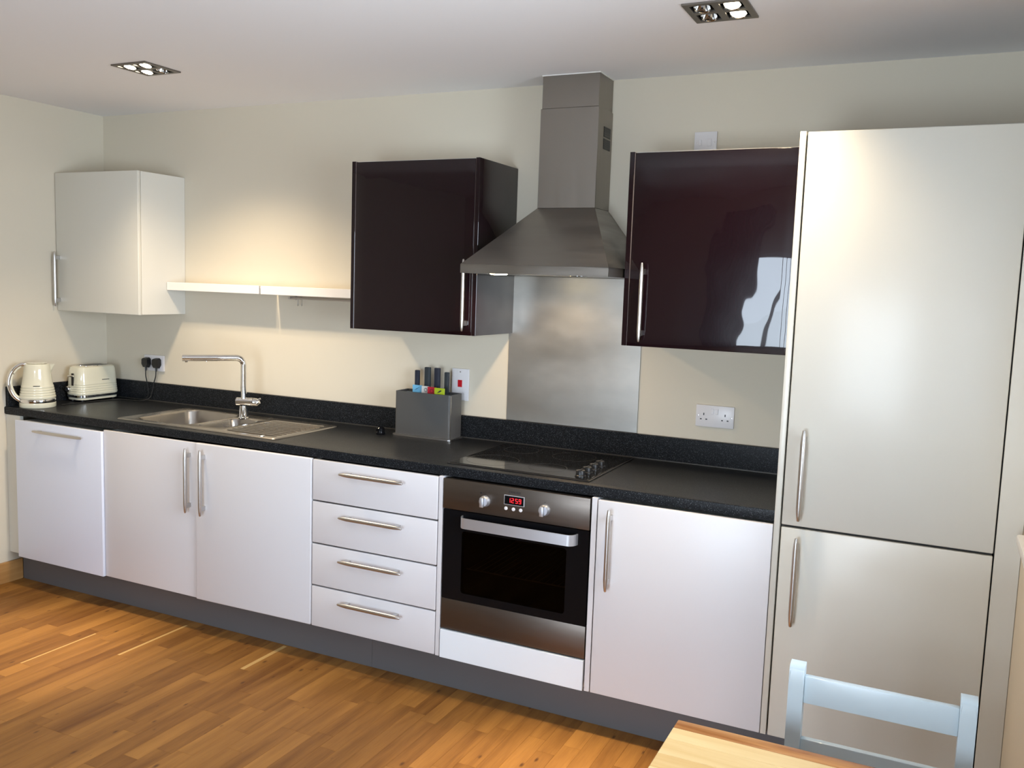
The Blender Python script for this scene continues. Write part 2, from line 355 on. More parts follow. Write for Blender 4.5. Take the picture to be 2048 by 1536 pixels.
fr_ = nt.nodes.new('ShaderNodeFresnel'); nt.links.new(fr_.outputs[0], mxs.inputs[0]); nt.links.new(tr.outputs[0], mxs.inputs[1]); nt.links.new(gl.outputs[0], mxs.inputs[2]); nt.links.new(mxs.outputs[0], ou.inputs[0])
M_GLASS = mg
window(1, lambda a, b, c: (a, YB-c, b), WB[0], WB[1], WB[2], WB[3], [2.95, 3.4, 3.85])
window(2, lambda a, b, c: (XR+c, a, b), WR[0], WR[1], WR[2], WR[3], [])
setp(obj('trim_1', bx(4.452, XR+0.02, -2.8, -0.70, 0.925, 0.953, bev=0.006), 'upvc'), kind='structure')
# dark curtain beside the back window
bm = bmesh.new(); pts = []
for i in range(41):
    x = 2.30 + 0.45*i/40; pts.append((x, YB+0.07+0.025*math.sin(i*1.35)))
vs = [[bm.verts.new((px, py, z)) for px, py in pts] for z in (0.03, 1.0, 2.25)]
for r0, r1 in zip(vs, vs[1:]):
    for i in range(40): bm.faces.new((r0[i], r0[i+1], r1[i+1], r1[i]))
bmesh.ops.solidify(bm, geom=bm.faces[:], thickness=0.003)
setp(obj('curtain', bm, 'curtain', loc=(2.5, YB+.07, 0.03)), 'dark curtain hanging at the side of the far window behind the viewer', 'curtain')

# ------------------------------------------------------------------ handles
def handle(parent, p0, p1, out=0.030, r=0.0088, flat=1.0):
    """cigar bar from p0 to p1 (in the plane of the door face); stands off towards -y"""
    p0, p1 = Vector(p0), Vector(p1); d = (p1-p0); L = d.length; u = d/L; off = Vector((0, -out, 0))
    bm = bmesh.new()
    ts = [0, 0.010, 0.07, 0.15, 0.5, 0.85, 0.93, 0.99, 1]; rr = [r*0.40, r*0.58, r*0.82, r, r, r, r*0.82, r*0.58, r*0.40]
    ref = Vector((0, 1, 0))
    tube(bm, [p0+off+u*L*t for t in ts], rr, 14, ref=ref, flat=flat)
    for t in (0.11, 0.89):
        c = p0 + u*L*t; s = 0.0055; e = u*0.010
        if abs(u.z) > 0.5: box(bm, c.x-s, c.x+s, c.y-out, c.y+0.001, c.z-0.010, c.z+0.010, bev=0.001, seg=1)
        else: box(bm, c.x-0.010, c.x+0.010, c.y-out, c.y+0.001, c.z-s, c.z+s, bev=0.001, seg=1)
    return obj('handle', bm, 'satin', parent)
YD = -0.630          # front of the base doors
T = 0.019            # door thickness
ZB, ZT = 0.157, 0.8645
def door(parent, x0, x1, z0, z1, y=YD, m='white', name='door', bev=0.002, t=T):
    return obj(name, bx(x0, x1, y, y+t, z0, z1, bev=bev, seg=3), m, parent)

# ------------------------------------------------------------------ base units
# dishwasher front, standing proud
t = thing('dishwasher', 'bluish white integrated dishwasher front standing proud at the far left end', 'dishwasher', (0.41, -0.3, 0))
obj('body', bx(0.125, 0.700, -0.60, -0.03, 0.158, 0.848), 'creamside', t)
d = door(t, 0.1095, 0.7165, 0.155, 0.853, y=YD-0.012, m='dwwhite')
handle(d, (0.258, YD-0.012, 0.812), (0.606, YD-0.012, 0.812), out=0.018, r=0.0075, flat=0.55)
o = obj('filler_strip', bx(0.001, 0.1065, -0.612, -0.594, ZB, 0.868), 'cream'); setp(o, 'narrow cream filler strip between left wall and dishwasher', 'filler strip')

t = thing('sink_cabinet', 'white double door cabinet under the sink', 'cabinet', (1.32, -0.3, 0))
bm = bmesh.new()   # open-topped carcass, the bowls hang in it
box(bm, 0.722, 0.740, -0.607, -0.03, ZB, 0.858); box(bm, 1.912, 1.930, -0.607, -0.03, ZB, 0.858)
box(bm, 0.742, 1.910, -0.607, -0.03, ZB, ZB+0.018); box(bm, 0.742, 1.910, -0.042, -0.03, ZB+.02, 0.858)
obj('carcass', bm, 'creamside', t)
d = door(t, 0.7195, 1.3025, ZB, 0.8615); handle(d, (1.262, YD, 0.548), (1.262, YD, 0.838))
# right leaf hangs slightly ajar
bm = bx(1.3065, 1.9315, YD, YD+T, ZB, 0.8665, bev=0.006, seg=3)
bmesh.ops.rotate(bm, verts=bm.verts, cent=(1.93, YD+T, 0), matrix=Matrix.Rotation(math.radians(1.3), 3, 'Z'))
d = obj('door', bm, 'white', t); handle(d, (1.360, YD-0.011, 0.549), (1.360, YD-0.011, 0.842))

t = thing('drawer_cabinet', 'white base cabinet with four equal drawers', 'cabinet', (2.235, -0.3, 0))
bm = bx(1.942, 2.531, -0.607, -0.03, ZB, 0.858); obj('carcass', bm, 'gap', t)
for z0, z1, hz in ((0.6955, ZT, 0.824), (0.516, 0.6895, 0.646), (0.336, 0.510, 0.464), (ZB+0.001, 0.330, 0.286)):
    d = door(t, 1.9375, 2.5325, z0, z1, name='drawer', bev=0.003); handle(d, (2.090, YD, hz), (2.391, YD, hz))

# oven housing: end panels either side and the bluish panel below the oven
t = thing('oven_housing', 'white oven housing with slim side panels and pale blue panel below the oven', 'cabinet', (2.86, -0.3, 0))
obj('side_panel', bx(2.5365, 2.5535, YD, -0.03, ZB, 0.869, bev=0.001, seg=1), 'white', t)
obj('side_panel', bx(3.1575, 3.1765, YD, -0.03, ZB, 0.869, bev=0.001, seg=1), 'white', t)
o = obj('bottom_panel', bx(2.5585, 3.1515, YD-0.004, YD+0.012, ZB-0.001, 0.2685, bev=0.001, seg=1), 'bluewhite', t); o['label'] = 'glossy pale blue-white panel'
obj('base_board', bx(2.555, 3.156, -0.60, -0.03, ZB, 0.175), 'creamside', t)

# oven
ov = thing('oven', 'built in stainless steel oven with black glass door and red clock', 'oven', (2.855, -0.3, 0.27))
bm = bmesh.new()
box(bm, 2.575, 3.135, -0.598, -0.06, 0.60+0.142, 0.86); box(bm, 2.575, 3.135, -0.598, -0.06, 0.28, 0.40)
box(bm, 2.575, 2.625, -0.598, -0.06, 0.401, 0.741); box(bm, 3.085, 3.135, -0.598, -0.06, 0.401, 0.741); box(bm, 2.626, 3.084, -0.10, -0.06, 0.401, 0.741)
obj('body', bm, 'cavity', ov)
cp = obj('control_panel', bx(2.5575, 3.1525, -0.632, -0.600, 0.748, 0.8635, bev=0.0015), 'oven_steel', ov)
for kx in (2.737, 2.979):
    bm = bmesh.new(); lathe(bm, [(0, 0.002), (0.0215, 0.002), (0.0215, -0.006), (0.020, -0.009), (0.017, -0.018), (0, -0.018)], (kx, -0.632, 0.7985), 28, 'y')
    box(bm, kx-0.0075, kx+0.0075, -0.632-0.034, -0.632-0.017, 0.7985-0.018, 0.7985+0.018, bev=0.002)
    kb = obj('knob', bm, 'alu', cp)
bm = bx(2.815, 2.8985, -0.6345, -0.6315, 0.7975, 0.8345, bev=0.001, seg=1); o = obj('clock_display', bm, 'alu', cp)
bm = bx(2.8185, 2.895, -0.6352, -0.634, 0.8005, 0.8315); o = obj('clock_glass', bm, 'blackglass', cp); o['label'] = 'black display reading 1259 in red'
# seven-segment digits
SEG = {'1': 'bc', '2': 'abged', '5': 'afgcd', '9': 'abcdfg'}
def digit(bm, ch, x, z, w=0.0098, h=0.0175, th=0.0022, y=-0.6357):
    R = {'a': (0, w, h-th, h), 'd': (0, w, 0, th), 'g': (0, w, h/2-th/2, h/2+th/2), 'f': (0, th, h/2, h), 'e': (0, th, 0, h/2), 'b': (w-th, w, h/2, h), 'c': (w-th, w, 0, h/2)}
    for s in SEG[ch]:
        a, b, c, d_ = R[s]; box(bm, x+a+.0003, x+b-.0003, y, y+0.0006, z+c+.0003, z+d_-.0003)
bm = bmesh.new()
for k, ch in enumerate('1259'): digit(bm, ch, 2.8325+k*0.0138+(0.002 if k > 1 else 0), 0.8072)
obj('digits', bm, 'led', cp)
for bxp in (2.824, 2.8545, 2.884):
    bm = bmesh.new(); lathe(bm, [(0, 0.001), (0.0068, 0.001), (0.0068, -0.002), (0.0055, -0.0035), (0, -0.004)], (bxp, -0.632, 0.7835), 18, 'y'); obj('button', bm, 'plastic', cp)
bm = bmesh.new(); lathe(bm, [(0, 0.001), (0.003, 0.001), (0.003, -0.0012), (0, -0.0015)], (2.7195, -0.632, 0.8275), 14, 'y'); obj('indicator_lamp', bm, 'black', cp)
text('ZANUSSI', 0.0125, (2.8565, -0.6323, 0.8455), FRONT, 'ink', cp)
for kx in (2.737, 2.979):
    text('0', 0.007, (kx-0.0, -0.6323, 0.7985+0.0275), FRONT, 'ink', cp)
# door
dd = obj('door', bx(2.5575, 3.1525, -0.628, -0.604, 0.2735, 0.394, bev=0.0015), 'oven_steel', ov)
bm = bmesh.new(); plate(bm, rrect(2.5585, 3.1515, 0.3955, 0.7445, 0.002, 2), [rrect(2.640, 3.068, 0.425, 0.668, 0.012, 4)], -0.606, -0.628, lambda a, b, c: (a, c, b))
obj('glass_frame', bm, 'blackglass', dd)
mt = bpy.data.materials.new('tinted_oven_glass'); mt.use_nodes = True; nt = mt.node_tree; nt.nodes.clear()
ou = nt.nodes.new('ShaderNodeOutputMaterial'); m1 = nt.nodes.new('ShaderNodeMixShader'); tr = nt.nodes.new('ShaderNodeBsdfTransparent'); tr.inputs[0].default_value = (0.36, 0.29, 0.23, 1)
gl = nt.nodes.new('ShaderNodeBsdfGlossy'); gl.inputs['Roughness'].default_value = 0.03; fr_ = nt.nodes.new('ShaderNodeFresnel'); fr_.inputs[0].default_value = 1.2
nt.links.new(fr_.outputs[0], m1.inputs[0]); nt.links.new(tr.outputs[0], m1.inputs[1]); nt.links.new(gl.outputs[0], m1.inputs[2]); nt.links.new(m1.outputs[0], ou.inputs[0])
bm = bmesh.new(); plate(bm, rrect(2.6395, 3.0685, 0.4245, 0.6685, 0.012, 4), [], -0.622, -0.626, lambda a, b, c: (a, c, b)); obj('window_pane', bm, mt, dd)
# handle strap with curved ends
path = []
for i in range(7):
    a = math.radians(90*i/6); path.append((2.640+0.030*(1-math.cos(a)), -0.628-0.038*math.sin(a)))
path2 = [(5.750-x, y) for x, y in path[::-1]]; cl = path + path2
bm = bmesh.new(); th = 0.004; inner = []
for i, (x, y) in enumerate(cl):
    a = Vector(cl[max(i-1, 0)]); b = Vector(cl[min(i+1, len(cl)-1)]); tn = (b-a).normalized(); nrm = Vector((-tn.y, tn.x)); inner.append((x+nrm.x*th, y+nrm.y*th))
poly = cl + inner[::-1]
rows = [[bm.verts.new((x, y, z)) for x, y in cl] for z in (0.689, 0.729)]; rows2 = [[bm.verts.new((x, y, z)) for x, y in inner] for z in (0.689, 0.729)]
for i in range(len(cl)-1):
    bm.faces.new((rows[0][i], rows[0][i+1], rows[1][i+1], rows[1][i])); bm.faces.new((rows2[0][i], rows2[1][i], rows2[1][i+1], rows2[0][i+1]))
    bm.faces.new((rows[1][i], rows[1][i+1], rows2[1][i+1], rows2[1][i])); bm.faces.new((rows[0][i], rows2[0][i], rows2[0][i+1], rows[0][i+1]))
for e in (0, -1): bm.faces.new((rows[0][e], rows[1][e], rows2[1][e], rows2[0][e]))
obj('handle', bm, 'alu', dd)
# wire racks inside
for rz in (0.500,):
    bm = bmesh.new()
    for yy in (-0.56, -0.12): tube(bm, [(2.628, yy, rz), (3.082, yy, rz)], 0.0028, 6)
    for k in range(17): tube(bm, [(2.64+k*0.0268, -0.56, rz+0.003), (2.64+k*0.0268, -0.12, rz+0.003)], 0.0016, 5)
    obj('wire_rack', bm, 'rackwire', ov)

t = thing('base_cabinet', 'white single door base cabinet between oven and tall cabinet', 'cabinet', (3.48, -0.3, 0))
obj('carcass', bx(3.181, 3.777, -0.607, -0.03, ZB, 0.858), 'creamside', t)
d = door(t, 3.1805, 3.7775, ZB, 0.863); handle(d, (3.231, YD, 0.548), (3.231, YD, 0.840))

# plinth in two lengths
t = thing('plinth', 'long grey kick board running under all the base cabinets', 'plinth', (2.2, -0.55, 0))
obj('plinth_board', bx(0.017, 2.190, -0.551, -0.535, 0.0005, ZB-0.002), 'plinth', t)
obj('plinth_board', bx(2.191, 4.472, -0.551, -0.535, 0.0005, ZB-0.002), 'plinth', t)

# ------------------------------------------------------------------ worktop
HOLE_SINK = (0.745, 1.665, -0.545, -0.135)
wt = thing('worktop', 'speckled black worktop with matching upstand along the wall', 'worktop', (1.9, -0.3, 0.87))
bm = bmesh.new(); plate(bm, rrect(0.001, 3.779, -0.6205, -0.001), [rrect(*HOLE_SINK, 0.02), rrect(2.56, 3.10, -0.54, -0.08)], 0.8705, 0.9075)
es = [e for e in bm.edges if all(abs(v.co.y+0.6205) < 1e-4 for v in e.verts) and abs(e.verts[0].co.z-e.verts[1].co.z) < 1e-4]
bmesh.ops.bevel(bm, geom=es, offset=0.005, segments=4, affect='EDGES', profile=0.5)
obj('slab', bm, 'worktop', wt)
obj('upstand', bx(0.021, 3.779, -0.0195, -0.0008, 0.9078, 1.007, bev=0.001, seg=1), 'worktop', wt)
obj('upstand', bx(0.001, 0.020, -0.612, -0.0008, 0.9078, 1.007, bev=0.001, seg=1), 'worktop', wt)
obj('sealing_strip', bx(0.021, 3.779, -0.0235, -0.0197, 0.9076, 0.9108), 'strip', wt)['label'] = 'thin grey metal sealing strip'

# ------------------------------------------------------------------ sink and tap
sk = thing('sink', 'stainless steel inset sink with one and a half bowls and ribbed drainer', 'sink', (1.2, -0.34, 0.9078))
SX0, SX1, SY0, SY1 = 0.722, 1.690, -0.566, -0.114
BOWL = (0.795, 1.125, -0.520, -0.150, 0.06); HALF = (1.155, 1.315, -0.490, -0.235, 0.045)
ribs_y = [-0.505+0.0335*k for k in range(10)]
def rim(bm, lo, z0, hi, z1):
    a = [bm.verts.new((x, y, z0)) for x, y in lo]; b = [bm.verts.new((x, y, z1)) for x, y in hi]
    for i in range(len(a)): bm.faces.new((a[i], a[(i+1) % len(a)], b[(i+1) % len(b)], b[i]))
    return b
bm = bmesh.new()
def grow(r, d): return rrect(r[0]-d, r[1]+d, r[2]-d, r[3]+d, max(r[4]+d, .004), 6)
DR = (1.345, 1.655, -0.535, -0.165, 0.03)
plate(bm, rrect(SX0+0.006, SX1-0.006, SY0+0.006, SY1-0.006, 0.02, 6), [grow(BOWL, 0.012), grow(HALF, 0.008), grow(DR, 0)], 0.9125, 0.9125)
rim(bm, rrect(SX0, SX1, SY0, SY1, 0.026, 6), 0.9085, rrect(SX0+0.006, SX1-0.006, SY0+0.006, SY1-0.006, 0.02, 6), 0.9125)
for R_, dpt, g in ((BOWL, 0.15, 0.012), (HALF, 0.085, 0.008)):
    prev = grow(R_, g); z = 0.9125
    steps = [(0.004, 0.9105), (0.0, 0.903), (-0.006, 0.9125-dpt*0.8), (-0.02, 0.9125-dpt*0.95), (-0.05, 0.9125-dpt)]
    pz = z
    for gg, zz in steps:
        cur = grow(R_, gg); rim(bm, prev, pz, cur, zz); prev, pz = cur, zz
    bm.faces.new([bm.verts.new((x, y, pz)) for x, y in prev])
rim(bm, grow(DR, 0), 0.9125, grow(DR, -0.004), 0.9100)
bm.faces.new([bm.verts.new((x, y, 0.9100)) for x, y in grow(DR, -0.004)])
bmesh.ops.remove_doubles(bm, verts=bm.verts, dist=0.00005)
obj('basin', bm, 'sink', sk)
for yy in ribs_y:
    if yy > -0.18: continue
    x0 = 1.36 if yy > -0.44 else 1.36
    bm = bmesh.new(); tube(bm, [(x0, yy, 0.9105), (x0+0.01, yy, 0.9122), (1.63, yy, 0.9122), (1.642, yy, 0.9105)], [0.002, 0.0042, 0.0042, 0.002], 8)
    obj('drainer_rib', bm, 'sink', sk)
for (cx_, cy_, zz, rr) in ((0.96, -0.33, 0.9125-0.15, 0.042), (1.235, -0.36, 0.9125-0.085, 0.034)):
    bm = bmesh.new(); lathe(bm, [(0, 0.0005), (rr, 0.0005), (rr, 0.002), (rr*0.75, 0.0035), (rr*0.6, 0.0015), (0, 0.0015)], (cx_, cy_, zz), 28); obj('strainer', bm, 'chrome', sk)
bm = bmesh.new(); lathe(bm, [(0, 0), (0.014, 0), (0.0135, 0.003), (0, 0.004)], (1.594, -0.545, 0.9127), 20); obj('overflow_cover', bm, 'chrome', sk)

tp = thing('mixer_tap', 'tall chrome mixer tap with horizontal pull out spout behind the sink', 'tap', (1.198, -0.200, 0.9127))
TX, TY = 1.190, -0.212
def P(x, y, z): return (x, y, z)
bm = bmesh.new(); lathe(bm, [(0, 0), (0.026, 0), (0.026, 0.004), (0.021, 0.007), (0.0205, 0.062), (0, 0.062)], (TX, TY, 0.9128), 28); obj('body', bm, 'chrome', tp)
ux, uy = 0.90, 0.43
bm = bmesh.new(); tube(bm, [(TX-0.036*ux, TY-0.036*uy, 0.9935), (TX-0.034*ux, TY-0.034*uy, 0.9935), (TX+0.045*ux, TY+0.045*uy, 0.9935)], [0.017, 0.0195, 0.0195], 24); obj('valve', bm, 'chrome', tp)
bm = bmesh.new(); tube(bm, [(TX+0.046*ux, TY+0.046*uy, 0.9935), (TX+0.066*ux, TY+0.066*uy, 0.992), (TX+0.075*ux, TY+0.075*uy, 0.997)], [0.0195, 0.019, 0.012], 24)
tube(bm, [(TX+0.06*ux, TY+0.06*uy, 1.0), (TX+0.082*ux, TY+0.082*uy, 1.0105)], [0.006, 0.004], 10); obj('lever', bm, 'chrome', tp)
ex, ey = 1.0, -0.431; dx, dy = ex-TX, ey-TY; dl = math.hypot(dx, dy); dx /= dl; dy /= dl
zt = 1.207; pts = [(TX, TY, 1.008), (TX, TY, 1.10), (TX, TY, zt-0.035)]
for i in range(1, 8):
    a = math.radians(90*i/7); pts.append((TX+dx*0.035*(1-math.cos(a)), TY+dy*0.035*(1-math.cos(a)), zt-0.035+0.035*math.sin(a)))
pts.append((TX+dx*0.12, TY+dy*0.12, zt))
bm = bmesh.new(); tube(bm, pts, 0.0145, 20); obj('riser', bm, 'chrome', tp)
bm = bmesh.new(); tube(bm, [(TX+dx*0.1205, TY+dy*0.1205, zt), (TX+dx*0.28, TY+dy*0.28, zt)], [0.0152, 0.0148], 20)
lathe(bm, [(0, -0.020), (0.009, -0.020), (0.010, -0.006), (0, -0.006)], (TX+dx*0.262, TY+dy*0.262, zt), 18)
lathe(bm, [(0, -0.018), (0.004, -0.018), (0.004, -0.010), (0, -0.010)], (TX+dx*0.17, TY+dy*0.17, zt), 12)
obj('spray_head', bm, 'chrome', tp)

# ------------------------------------------------------------------ hob
hb = thing('hob', 'black glass ceramic hob with four control knobs', 'hob', (2.825, -0.32, 0.9078))
bm = bmesh.new(); box(bm, 2.535, 3.122, -0.572, -0.060, 0.9079, 0.9112, bev=0.001, seg=1); obj('trim_frame', bm, 'black', hb)
gs = obj('glass_surface', bx(2.542, 3.115, -0.565, -0.067, 0.9113, 0.9133, bev=0.001, seg=1), 'hobglass', hb)
for cx_, cy_, rr in ((2.665, -0.435, 0.105), (2.905, -0.445, 0.075), (2.670, -0.175, 0.075), (2.91, -0.185, 0.09)):
    bm = bmesh.new(); plate(bm, circle(cx_, cy_, rr, 48), [circle(cx_, cy_, rr-0.0022, 48)], 0.91332, 0.91355); obj('cooking_ring', bm, 'ring', gs)
for ky in (-0.520, -0.450, -0.380, -0.312):
    bm = bmesh.new(); lathe(bm, [(0, 0), (0.021, 0), (0.0205, 0.004), (0.018, 0.006), (0.0175, 0.020), (0.016, 0.0225), (0, 0.0225)], (3.068, ky, 0.9134), 26)
    box(bm, 3.068-0.003, 3.068+0.003, ky-0.017, ky+0.017, 0.9355, 0.9385, bev=0.001, seg=1)
    obj('knob', bm, 'black', hb)

# ------------------------------------------------------------------ extractor hood, splashback
hd = thing('extractor_hood', 'stainless steel chimney extractor hood over the hob', 'extractor hood', (2.835, -0.2, 1.641))
HX0, HX1, HY = 2.5345, 3.1350, -0.506
bm = bmesh.new()
def frust(bm, a, za, b, zb):
    A = [bm.verts.new((x, y, za)) for x, y in a]; B = [bm.verts.new((x, y, zb)) for x, y in b]
    for i in range(4): bm.faces.new((A[i], A[(i+1) % 4], B[(i+1) % 4], B[i]))
    bm.faces.new(B); bm.faces.new(A[::-1])
frust(bm, rrect(HX0, HX1, HY, -0.002), 1.6745, rrect(2.695, 2.945, -0.163, -0.002), 1.9145)
obj('canopy', bm, 'steel', hd, sharp=10)
bm = bmesh.new(); plate(bm, rrect(HX0, HX1, HY, -0.002), [rrect(HX0+0.012, HX1-0.012, HY+0.012, -0.014)], 1.641, 1.674)
obj('canopy_rim', bm, 'steel', hd)
un = obj('filter_panel', bx(HX0+0.0125, HX1-0.0125, HY+0.0125, -0.0145, 1.646, 1.655), 'filter', hd)
for k in range(2):
    x0 = HX0+0.05+k*0.255
    bm = bmesh.new()
    for j in range(9): box(bm, x0+0.01, x0+0.235, -0.40+j*0.038, -0.385+j*0.038, 1.6435, 1.646)
    obj('filter_grille', bm, 'satin', un)
for lx, on in ((2.672, 1), (3.000, 0)):
    bm = bmesh.new(); lathe(bm, [(0, 0.004), (0.034, 0.004), (0.034, -0.001), (0.029, -0.004), (0, -0.005)], (lx, -0.450, 1.6415), 26); lp = obj('lamp', bm, 'hoodlamp' if on else 'reflector', hd)
    if on:
        lp['label'] = 'lit warm hood lamp'
        d = bpy.data.lights.new('hood_light', 'SPOT'); d.energy = 13; d.color = (1.0, 0.70, 0.40); d.spot_size = math.radians(165); d.spot_blend = 0.6; d.shadow_soft_size = 0.02
        o = bpy.data.objects.new('hood_light', d); COL.objects.link(o); o.parent = hd; o.location = Vector((lx, -0.450, 1.633)) - hd.location
bm = bmesh.new(); box(bm, 2.695, 2.945, -0.163, -0.002, 1.915, 2.308, bev=0.001, seg=1); ch = obj('chimney', bm, 'steel_v', hd)
bm = bmesh.new(); box(bm, 2.6985, 2.9415, -0.1595, -0.002, 2.3085, ZC-0.004, bev=0.001, seg=1); obj('chimney_extension', bm, 'steel_v', hd)
bm = bmesh.new(); box(bm, 2.696, 2.944, -0.162, -0.001, ZC-0.0038, ZC-0.0004); obj('sealant_bead', bm, 'caulk', hd)
for z0, z1 in ((2.153, 2.194), (2.200, 2.241)):
    bm = bmesh.new(); box(bm, 2.9452, 2.9464, -0.100, -0.024, z0, z1)
    for j in range(5): box(bm, 2.9465, 2.9472, -0.098, -0.026, z0+0.003+j*0.008, z0+0.0055+j*0.008)
    obj('vent_grille', bm, 'black', ch)

t = setp(obj('splashback', bx(2.509, 3.113, -0.0045, -0.0008, 1.0075, 1.640, bev=0.0008, seg=1), 'splash', loc=(2.81, -0.003, 1.0075)), 'brushed stainless steel splashback sheet on the wall behind the hob', 'splashback')

# ------------------------------------------------------------------ wall cabinets
t = thing('wall_cabinet', 'cream wall cabinet in the far left corner', 'cabinet', (0.3, -0.15, 1.389))
obj('carcass', bx(0.003, 0.598, -0.286, -0.001, 1.389, 2.098, bev=0.001, seg=1), 'creamside', t)
d = obj('door', bx(0.004, 0.600, -0.309, -0.290, 1.387, 2.099, bev=0.003, seg=3), 'cream', t)
handle(d, (0.028, -0.309, 1.411), (0.028, -0.309, 1.694), out=0.030)

def purple_unit(label, x0, x1, hx, twist):
    t = thing('wall_cabinet', label, 'cabinet', ((x0+x1)/2, -0.17, 1.39))
    obj('carcass', bx(x0+0.0195, x1-0.0195, -0.328, -0.001, 1.395, 2.0995), 'creamside', t)
    obj('side_panel', bx(x0, x0+0.018, -0.352, -0.001, 1.391, 2.0975, bev=0.001, seg=1), 'purple', t)
    obj('side_panel', bx(x1-0.018, x1, -0.352, -0.001, 1.391, 2.0975, bev=0.001, seg=1), 'purple', t)
    for ea in (x0+0.0182, x1-0.0194):
        o = obj('edge_strip', bx(ea, ea+0.0012, -0.3495, -0.33, 1.391, 2.096), 'edge', t); o['label'] = 'thin pale edge line'
    bm = bx(x0+0.0205, x1-0.0205, -0.351, -0.331, 1.391, 2.0945, bev=0.002, seg=3)
    for ax in (0, 2):      # the glossy door is slightly twisted
        bmesh.ops.subdivide_edges(bm, edges=[e for e in bm.edges if abs(e.verts[0].co[ax]-e.verts[1].co[ax]) > 0.4], cuts=11, use_grid_fill=True)
    xc, zc = (x0+x1)/2, 1.74
    for v in bm.verts: v.co.y += twist*(v.co.x-xc)*(v.co.z-zc)
    d = obj('door', bm, 'purple', t)
    handle(d, (hx, -0.351, 1.409), (hx, -0.351, 1.697), out=0.032, r=0.0075)
    return t
purple_unit('dark aubergine gloss wall cabinet to the left of the extractor hood', 1.9125, 2.5258, 2.480, 0.0)
purple_unit('dark aubergine gloss wall cabinet between extractor hood and tall cabinet', 3.1440, 3.7785, 3.219, -0.045)

# ------------------------------------------------------------------ tall cabinet
t = thing('tall_cabinet', 'full height cream gloss cabinet with two doors at the right', 'cabinet', (4.1, -0.3, 0))
obj('side_panel', bx(3.7800, 3.7985, YD, -0.001, ZB, 2.099, bev=0.0015), 'cream', t)
obj('carcass', bx(3.800, 4.4025, -0.606, -0.001, ZB, 2.092), 'gap', t)
d = obj('door', bx(3.8035, 4.4035, YD, YD+T, 0.8685, 2.0965, bev=0.003, seg=3), 'cream', t); d['label'] = 'taller upper door'
handle(d, (3.857, YD, 0.892), (3.857, YD, 1.182), out=0.030, r=0.0092)
d = obj('door', bx(3.8035, 4.4035, YD, YD+T, ZB, 0.8605, bev=0.003, seg=3), 'cream', t)
handle(d, (3.856, YD, 0.547), (3.856, YD, 0.837), out=0.030, r=0.0092)
obj('filler_panel', bx(4.4075, 4.4740, YD, -0.001, ZB, 2.0965, bev=0.001, seg=1), 'cream', t)
# curled sheet lying on top
prof = [(3.836+0.564*i/24, 2.1005+0.052*min(1.0, (i/24)/0.34)**0.6) for i in range(25)]
bm = bmesh.new(); prism(bm, [(3.836, 2.0995)] + prof + [(4.400, 2.0995)], lambda a_, b_: (a_, -0.305, b_), lambda a_, b_: (a_, -0.300, b_))
setp(obj('board', bm, 'board', loc=(4.1, -0.2, 2.1)), 'thin bowed whitish board lying on top of the tall cabinet', 'board')

# ------------------------------------------------------------------ shelves, rail and hooks
def shelf(label, x0, x1, zt):
    t = thing('ledge_shelf', label, 'shelf', ((x0+x1)/2, -0.06, zt-0.04), 'picture ledge shelves')
    obj('shelf_board', bx(x0, x1, -0.119, -0.001, zt-0.041, zt-0.012, bev=0.001, seg=1), 'shelf', t)
    obj('front_lip', bx(x0, x1, -0.131, -0.1195, zt-0.0415, zt, bev=0.0015, seg=1), 'shelf', t)
    return t
shelf('thin white ledge shelf beside the cream wall cabinet', 0.6015, 1.2095, 1.556)
shelf('thin white ledge shelf next to the left aubergine cabinet, above a metal rail', 1.2205, 1.9110, 1.5555)
t = thing('hanging_rail', 'slim metal rail mounted below the right hand ledge shelf', 'rail', (1.6, -0.035, 1.5))
bm = bmesh.new(); tube(bm, [(1.325, -0.045, 1.501), (1.895, -0.045, 1.501)], 0.0055, 12); obj('bar', bm, 'satin', t)
for xx in (1.335, 1.885):
    bm = bmesh.new(); lathe(bm, [(0, 0), (0.010, 0), (0.010, -0.004), (0.007, -0.006), (0.007, -0.055), (0, -0.055)], (xx, -0.001, 1.501), 14, 'y'); obj('bracket', bm, 'satin', t)
for k, xx in enumerate((1.378, 1.402)):
    pts = []
    for i in range(11):
        a = math.radians(-30+210*i/10); pts.append((xx, -0.045+0.0072*math.cos(a), 1.501+0.0072*math.sin(a)))
    pts.append((xx, -0.0535, 1.487))
    for i in range(11):
        a = math.radians(180+200*i/10); pts.append((xx+0.004*i/10, -0.045+0.0085*math.cos(a), 1.474+0.0095*math.sin(a)))
    pts = [Vector(p) for p in pts]; c = Vector((xx, -0.045, 1.49))
    rot = Matrix.Rotation(math.radians(55), 3, 'Z')
    pts = [rot @ (p-c) + c for p in pts]
    bm = bmesh.new(); tube(bm, pts, 0.0015, 7)
    setp(obj('hook', bm, 'satin', loc=(xx, -0.045, 1.501)), ('left' if k == 0 else 'right') + ' one of two small metal hooks hanging on the rail', 'hook', 'hooks on the rail')

